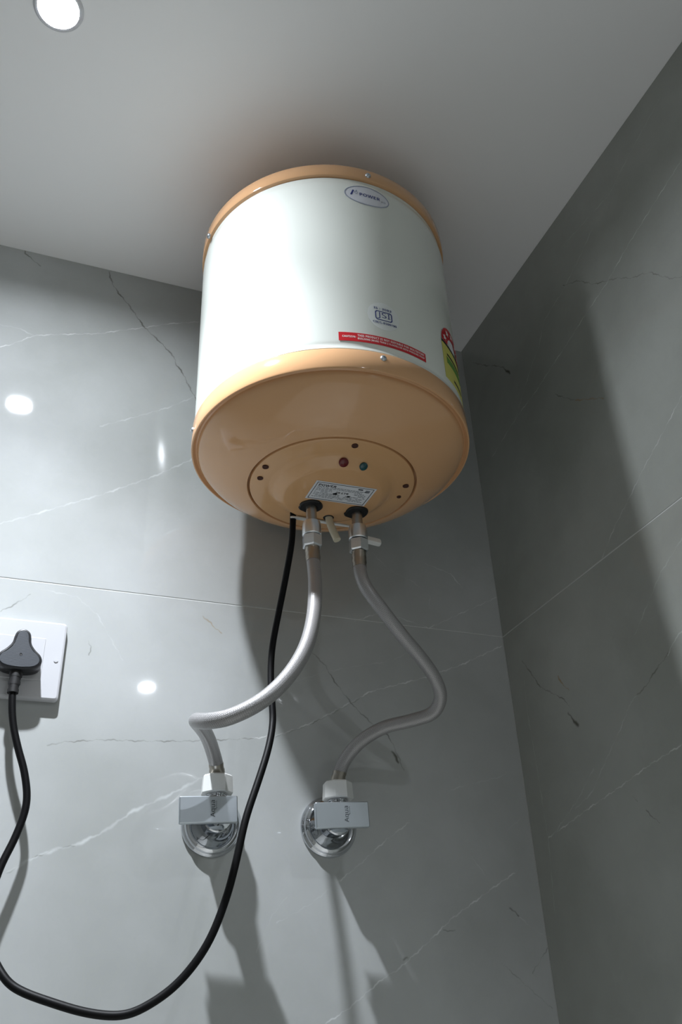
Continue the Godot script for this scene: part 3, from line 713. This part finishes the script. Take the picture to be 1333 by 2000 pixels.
# ------------------------------------------------------------------ veins of the stone print
func back_veins(im):
	vein(im, "w", 1.2, [-6810, 1775, -6702, 1710, -6438, 1478, -6204, 1393, -5622, 1209, -5375, 1083, -5079, 950, -4728, 771, -4282, 601])
	vein(im, "f", 1.5, [-6865, 1413, -6646, 1403, -6438, 1478])
	vein(im, "d", 1.3, [-6789, -76, -6737, 57, -6518, 233])
	vein(im, "d", 1.5, [-5618, 34, -5540, 261, -5434, 416, -5285, 587, -5180, 740, -5038, 938, -4796, 1154, -4607, 1353, -4579, 1466, -4480, 1595, -4354, 1860, -4179, 2169])
	vein(im, "f", 2.0, [-6423, 4326, -6111, 4163, -5735, 3949, -5340, 3732, -4748, 3356, -4181, 2925])
	vein(im, "f", 1.6, [-5470, 2734, -5072, 2504, -4624, 2231, -4225, 1917])
	vein(im, "d", 0.9, [-5590, 6825, -5454, 6779, -5047, 6725, -4622, 6712, -4184, 6683, -3565, 6618, -3158, 6555])
	vein(im, "w", 1.2, [-3565, 6618, -3158, 6555, -2809, 6411, -2529, 6263, -2233, 6090, -1960, 5926, -1272, 5699, -694, 5466, -39, 5129])
	vein(im, "d", 0.7, [-3158, 6561, -2809, 6423, -2530, 6275, -2234, 6102, -1961, 5939])
	vein(im, "d", 1.1, [-2820, 5290, -2687, 5508, -2535, 5650, -2436, 5822, -2282, 6018, -2158, 6159, -1972, 6318, -1765, 6458, -1708, 6576, -1647, 6723, -1600, 6863])
	vein(im, "d", 2.2, [-1732, 6638, -1697, 6690, -1658, 6772])
	vein(im, "f", 0.9, [-2931, 5893, -2511, 5726, -2076, 5604, -1653, 5508, -1387, 5344])
	vein(im, "w", 0.9, [-2126, 5018, -1804, 4880, -1500, 4900, -1088, 4994, -877, 4882, -604, 4732, -266, 4554, 112, 4351])
	vein(im, "f", 1.0, [-1868, 3952, -1585, 4224, -1241, 4358, -1027, 4539, -1061, 4729])
	vein(im, "b", 1.3, [-4045, 5189, -3944, 5269, -3900, 5316, -3812, 5384])
	vein(im, "f", 1.0, [-1017, 7052, -877, 7003, -303, 6853, -223, 6793])
	vein(im, "f", 0.9, [-331, 7485, -223, 7412, -112, 7331])
	vein(im, "f", 0.9, [-842, 7782, -786, 7846, -642, 8040])
	vein(im, "w", 1.1, [-2661, 9380, -2403, 9251, -2002, 8987, -1830, 8909, -1612, 8759, -1452, 8648, -1165, 8432, -874, 8266, -571, 8092, -296, 7946])
	vein(im, "d", 2.6, [-1771, 8825, -1716, 8806])
	vein(im, "d", 0.8, [-1277, 8544, -1130, 8554])
	vein(im, "w", 0.9, [-2445, 8062, -2226, 7909, -1882, 7635, -1578, 7432])
	vein(im, "f", 1.0, [-3149, 8476, -2958, 8384, -2773, 8291, -2445, 8062])
	vein(im, "d", 2.0, [-422, 8315, -369, 8357, -319, 8409])
	vein(im, "f", 0.9, [-319, 8409, -167, 8524, -46, 8587])
	vein(im, "d", 0.7, [-5799, 8052, -5588, 7910, -5381, 7825, -5203, 7782])
	vein(im, "f", 3.0, [-5800, 8047, -5588, 7910, -5381, 7825, -5203, 7782, -4956, 7653, -4671, 7434, -4315, 7259, -3972, 7060])
	vein(im, "d", 1.0, [-6260, 5400, -6189, 5354, -6080, 5260, -5976, 5159])
	vein(im, "d", 0.8, [-5308, 5634, -5274, 5703, -5279, 5811])
	vein(im, "f", 1.1, [-5878, 5083, -5486, 5126, -5241, 5317, -4913, 5833])
	vein(im, "d", 0.7, [-246, 8971, -72, 8797, 38, 8670])
	vein(im, "d", 0.6, [-611, 8867, -276, 9142, -53, 9316])
	vein(im, "f", 0.8, [-3361, 8744, -3203, 8419, -3039, 8225])
	vein(im, "w", 1.0, [-512, 4357, -680, 4148, -1053, 4046])

func right_veins(im):
	vein(im, "w", 0.9, [414, 2357, 970, 2219, 1310, 2163, 1669, 2134, 2160, 2034, 2570, 1962, 2894, 1886, 3403, 1803, 3908, 1643, 4295, 1557, 4957, 1412])
	vein(im, "f", 1.1, [994, 2289, 1363, 1979, 1724, 1675, 1932, 1556, 2134, 1278, 2370, 1223, 2633, 1182, 3135, 994, 3463, 828])
	vein(im, "w", 0.9, [2267, 4978, 2598, 4743, 2978, 4536, 3227, 4388, 3470, 4270, 3739, 4132, 4007, 3983])
	vein(im, "d", 1.1, [299, 480, 394, 579, 631, 815, 866, 1008, 1071, 1215])
	vein(im, "d", 2.4, [1054, 1221, 1193, 1419])
	vein(im, "d", 0.9, [2063, 2473, 2153, 2575, 2409, 2837])
	vein(im, "b", 1.3, [2409, 2837, 2557, 2933, 2905, 3175])
	vein(im, "d", 0.8, [3601, 1895, 3816, 2108, 3975, 2200, 4105, 2305, 4186, 2434, 4340, 2634, 4472, 2734])
	vein(im, "d", 1.0, [2667, 1113, 2964, 1311, 3207, 1612, 3601, 1895])
	vein(im, "d", 1.0, [669, 5936, 972, 6145, 1063, 6207, 1144, 6291, 1166, 6359])
	vein(im, "d", 2.6, [1129, 6407, 1187, 6492, 1274, 6608])
	vein(im, "d", 1.2, [363, 5474, 538, 5730, 669, 5936])
	vein(im, "w", 1.0, [3173, 6256, 3049, 6302, 2903, 6405])
	vein(im, "d", 1.1, [2924, 6391, 2683, 6482, 2501, 6578, 2336, 6618])
	vein(im, "f", 1.2, [2336, 6618, 2219, 6655, 1973, 6859, 1642, 7089, 1294, 7346, 948, 7440])
	vein(im, "w", 1.0, [345, 7623, 496, 7592, 659, 7575, 1170, 7489, 1788, 7403, 2290, 7318, 2804, 7264])
	vein(im, "f", 1.0, [338, 5738, 307, 6190, 327, 6775, 331, 7301, 329, 7676, 269, 8157, 231, 8489])
	vein(im, "d", 0.8, [1947, 7544, 2010, 7604])
	vein(im, "d", 0.9, [2104, 7709, 2185, 7795, 2268, 7870])
	vein(im, "f", 0.7, [1747, 7830, 1758, 7945])
	vein(im, "f", 0.8, [1107, 9057, 1112, 9170])
	vein(im, "b", 1.5, [1058, 5936, 1111, 6050, 1225, 6171])
	vein(im, "f", 1.0, [534, 7572, 1037, 7350, 1408, 7113])
	vein(im, "f", 0.9, [2843, 544, 3839, 688, 4318, 509, 4967, 323])
	vein(im, "f", 1.1, [2508, 6021, 3085, 5586, 3498, 5392])
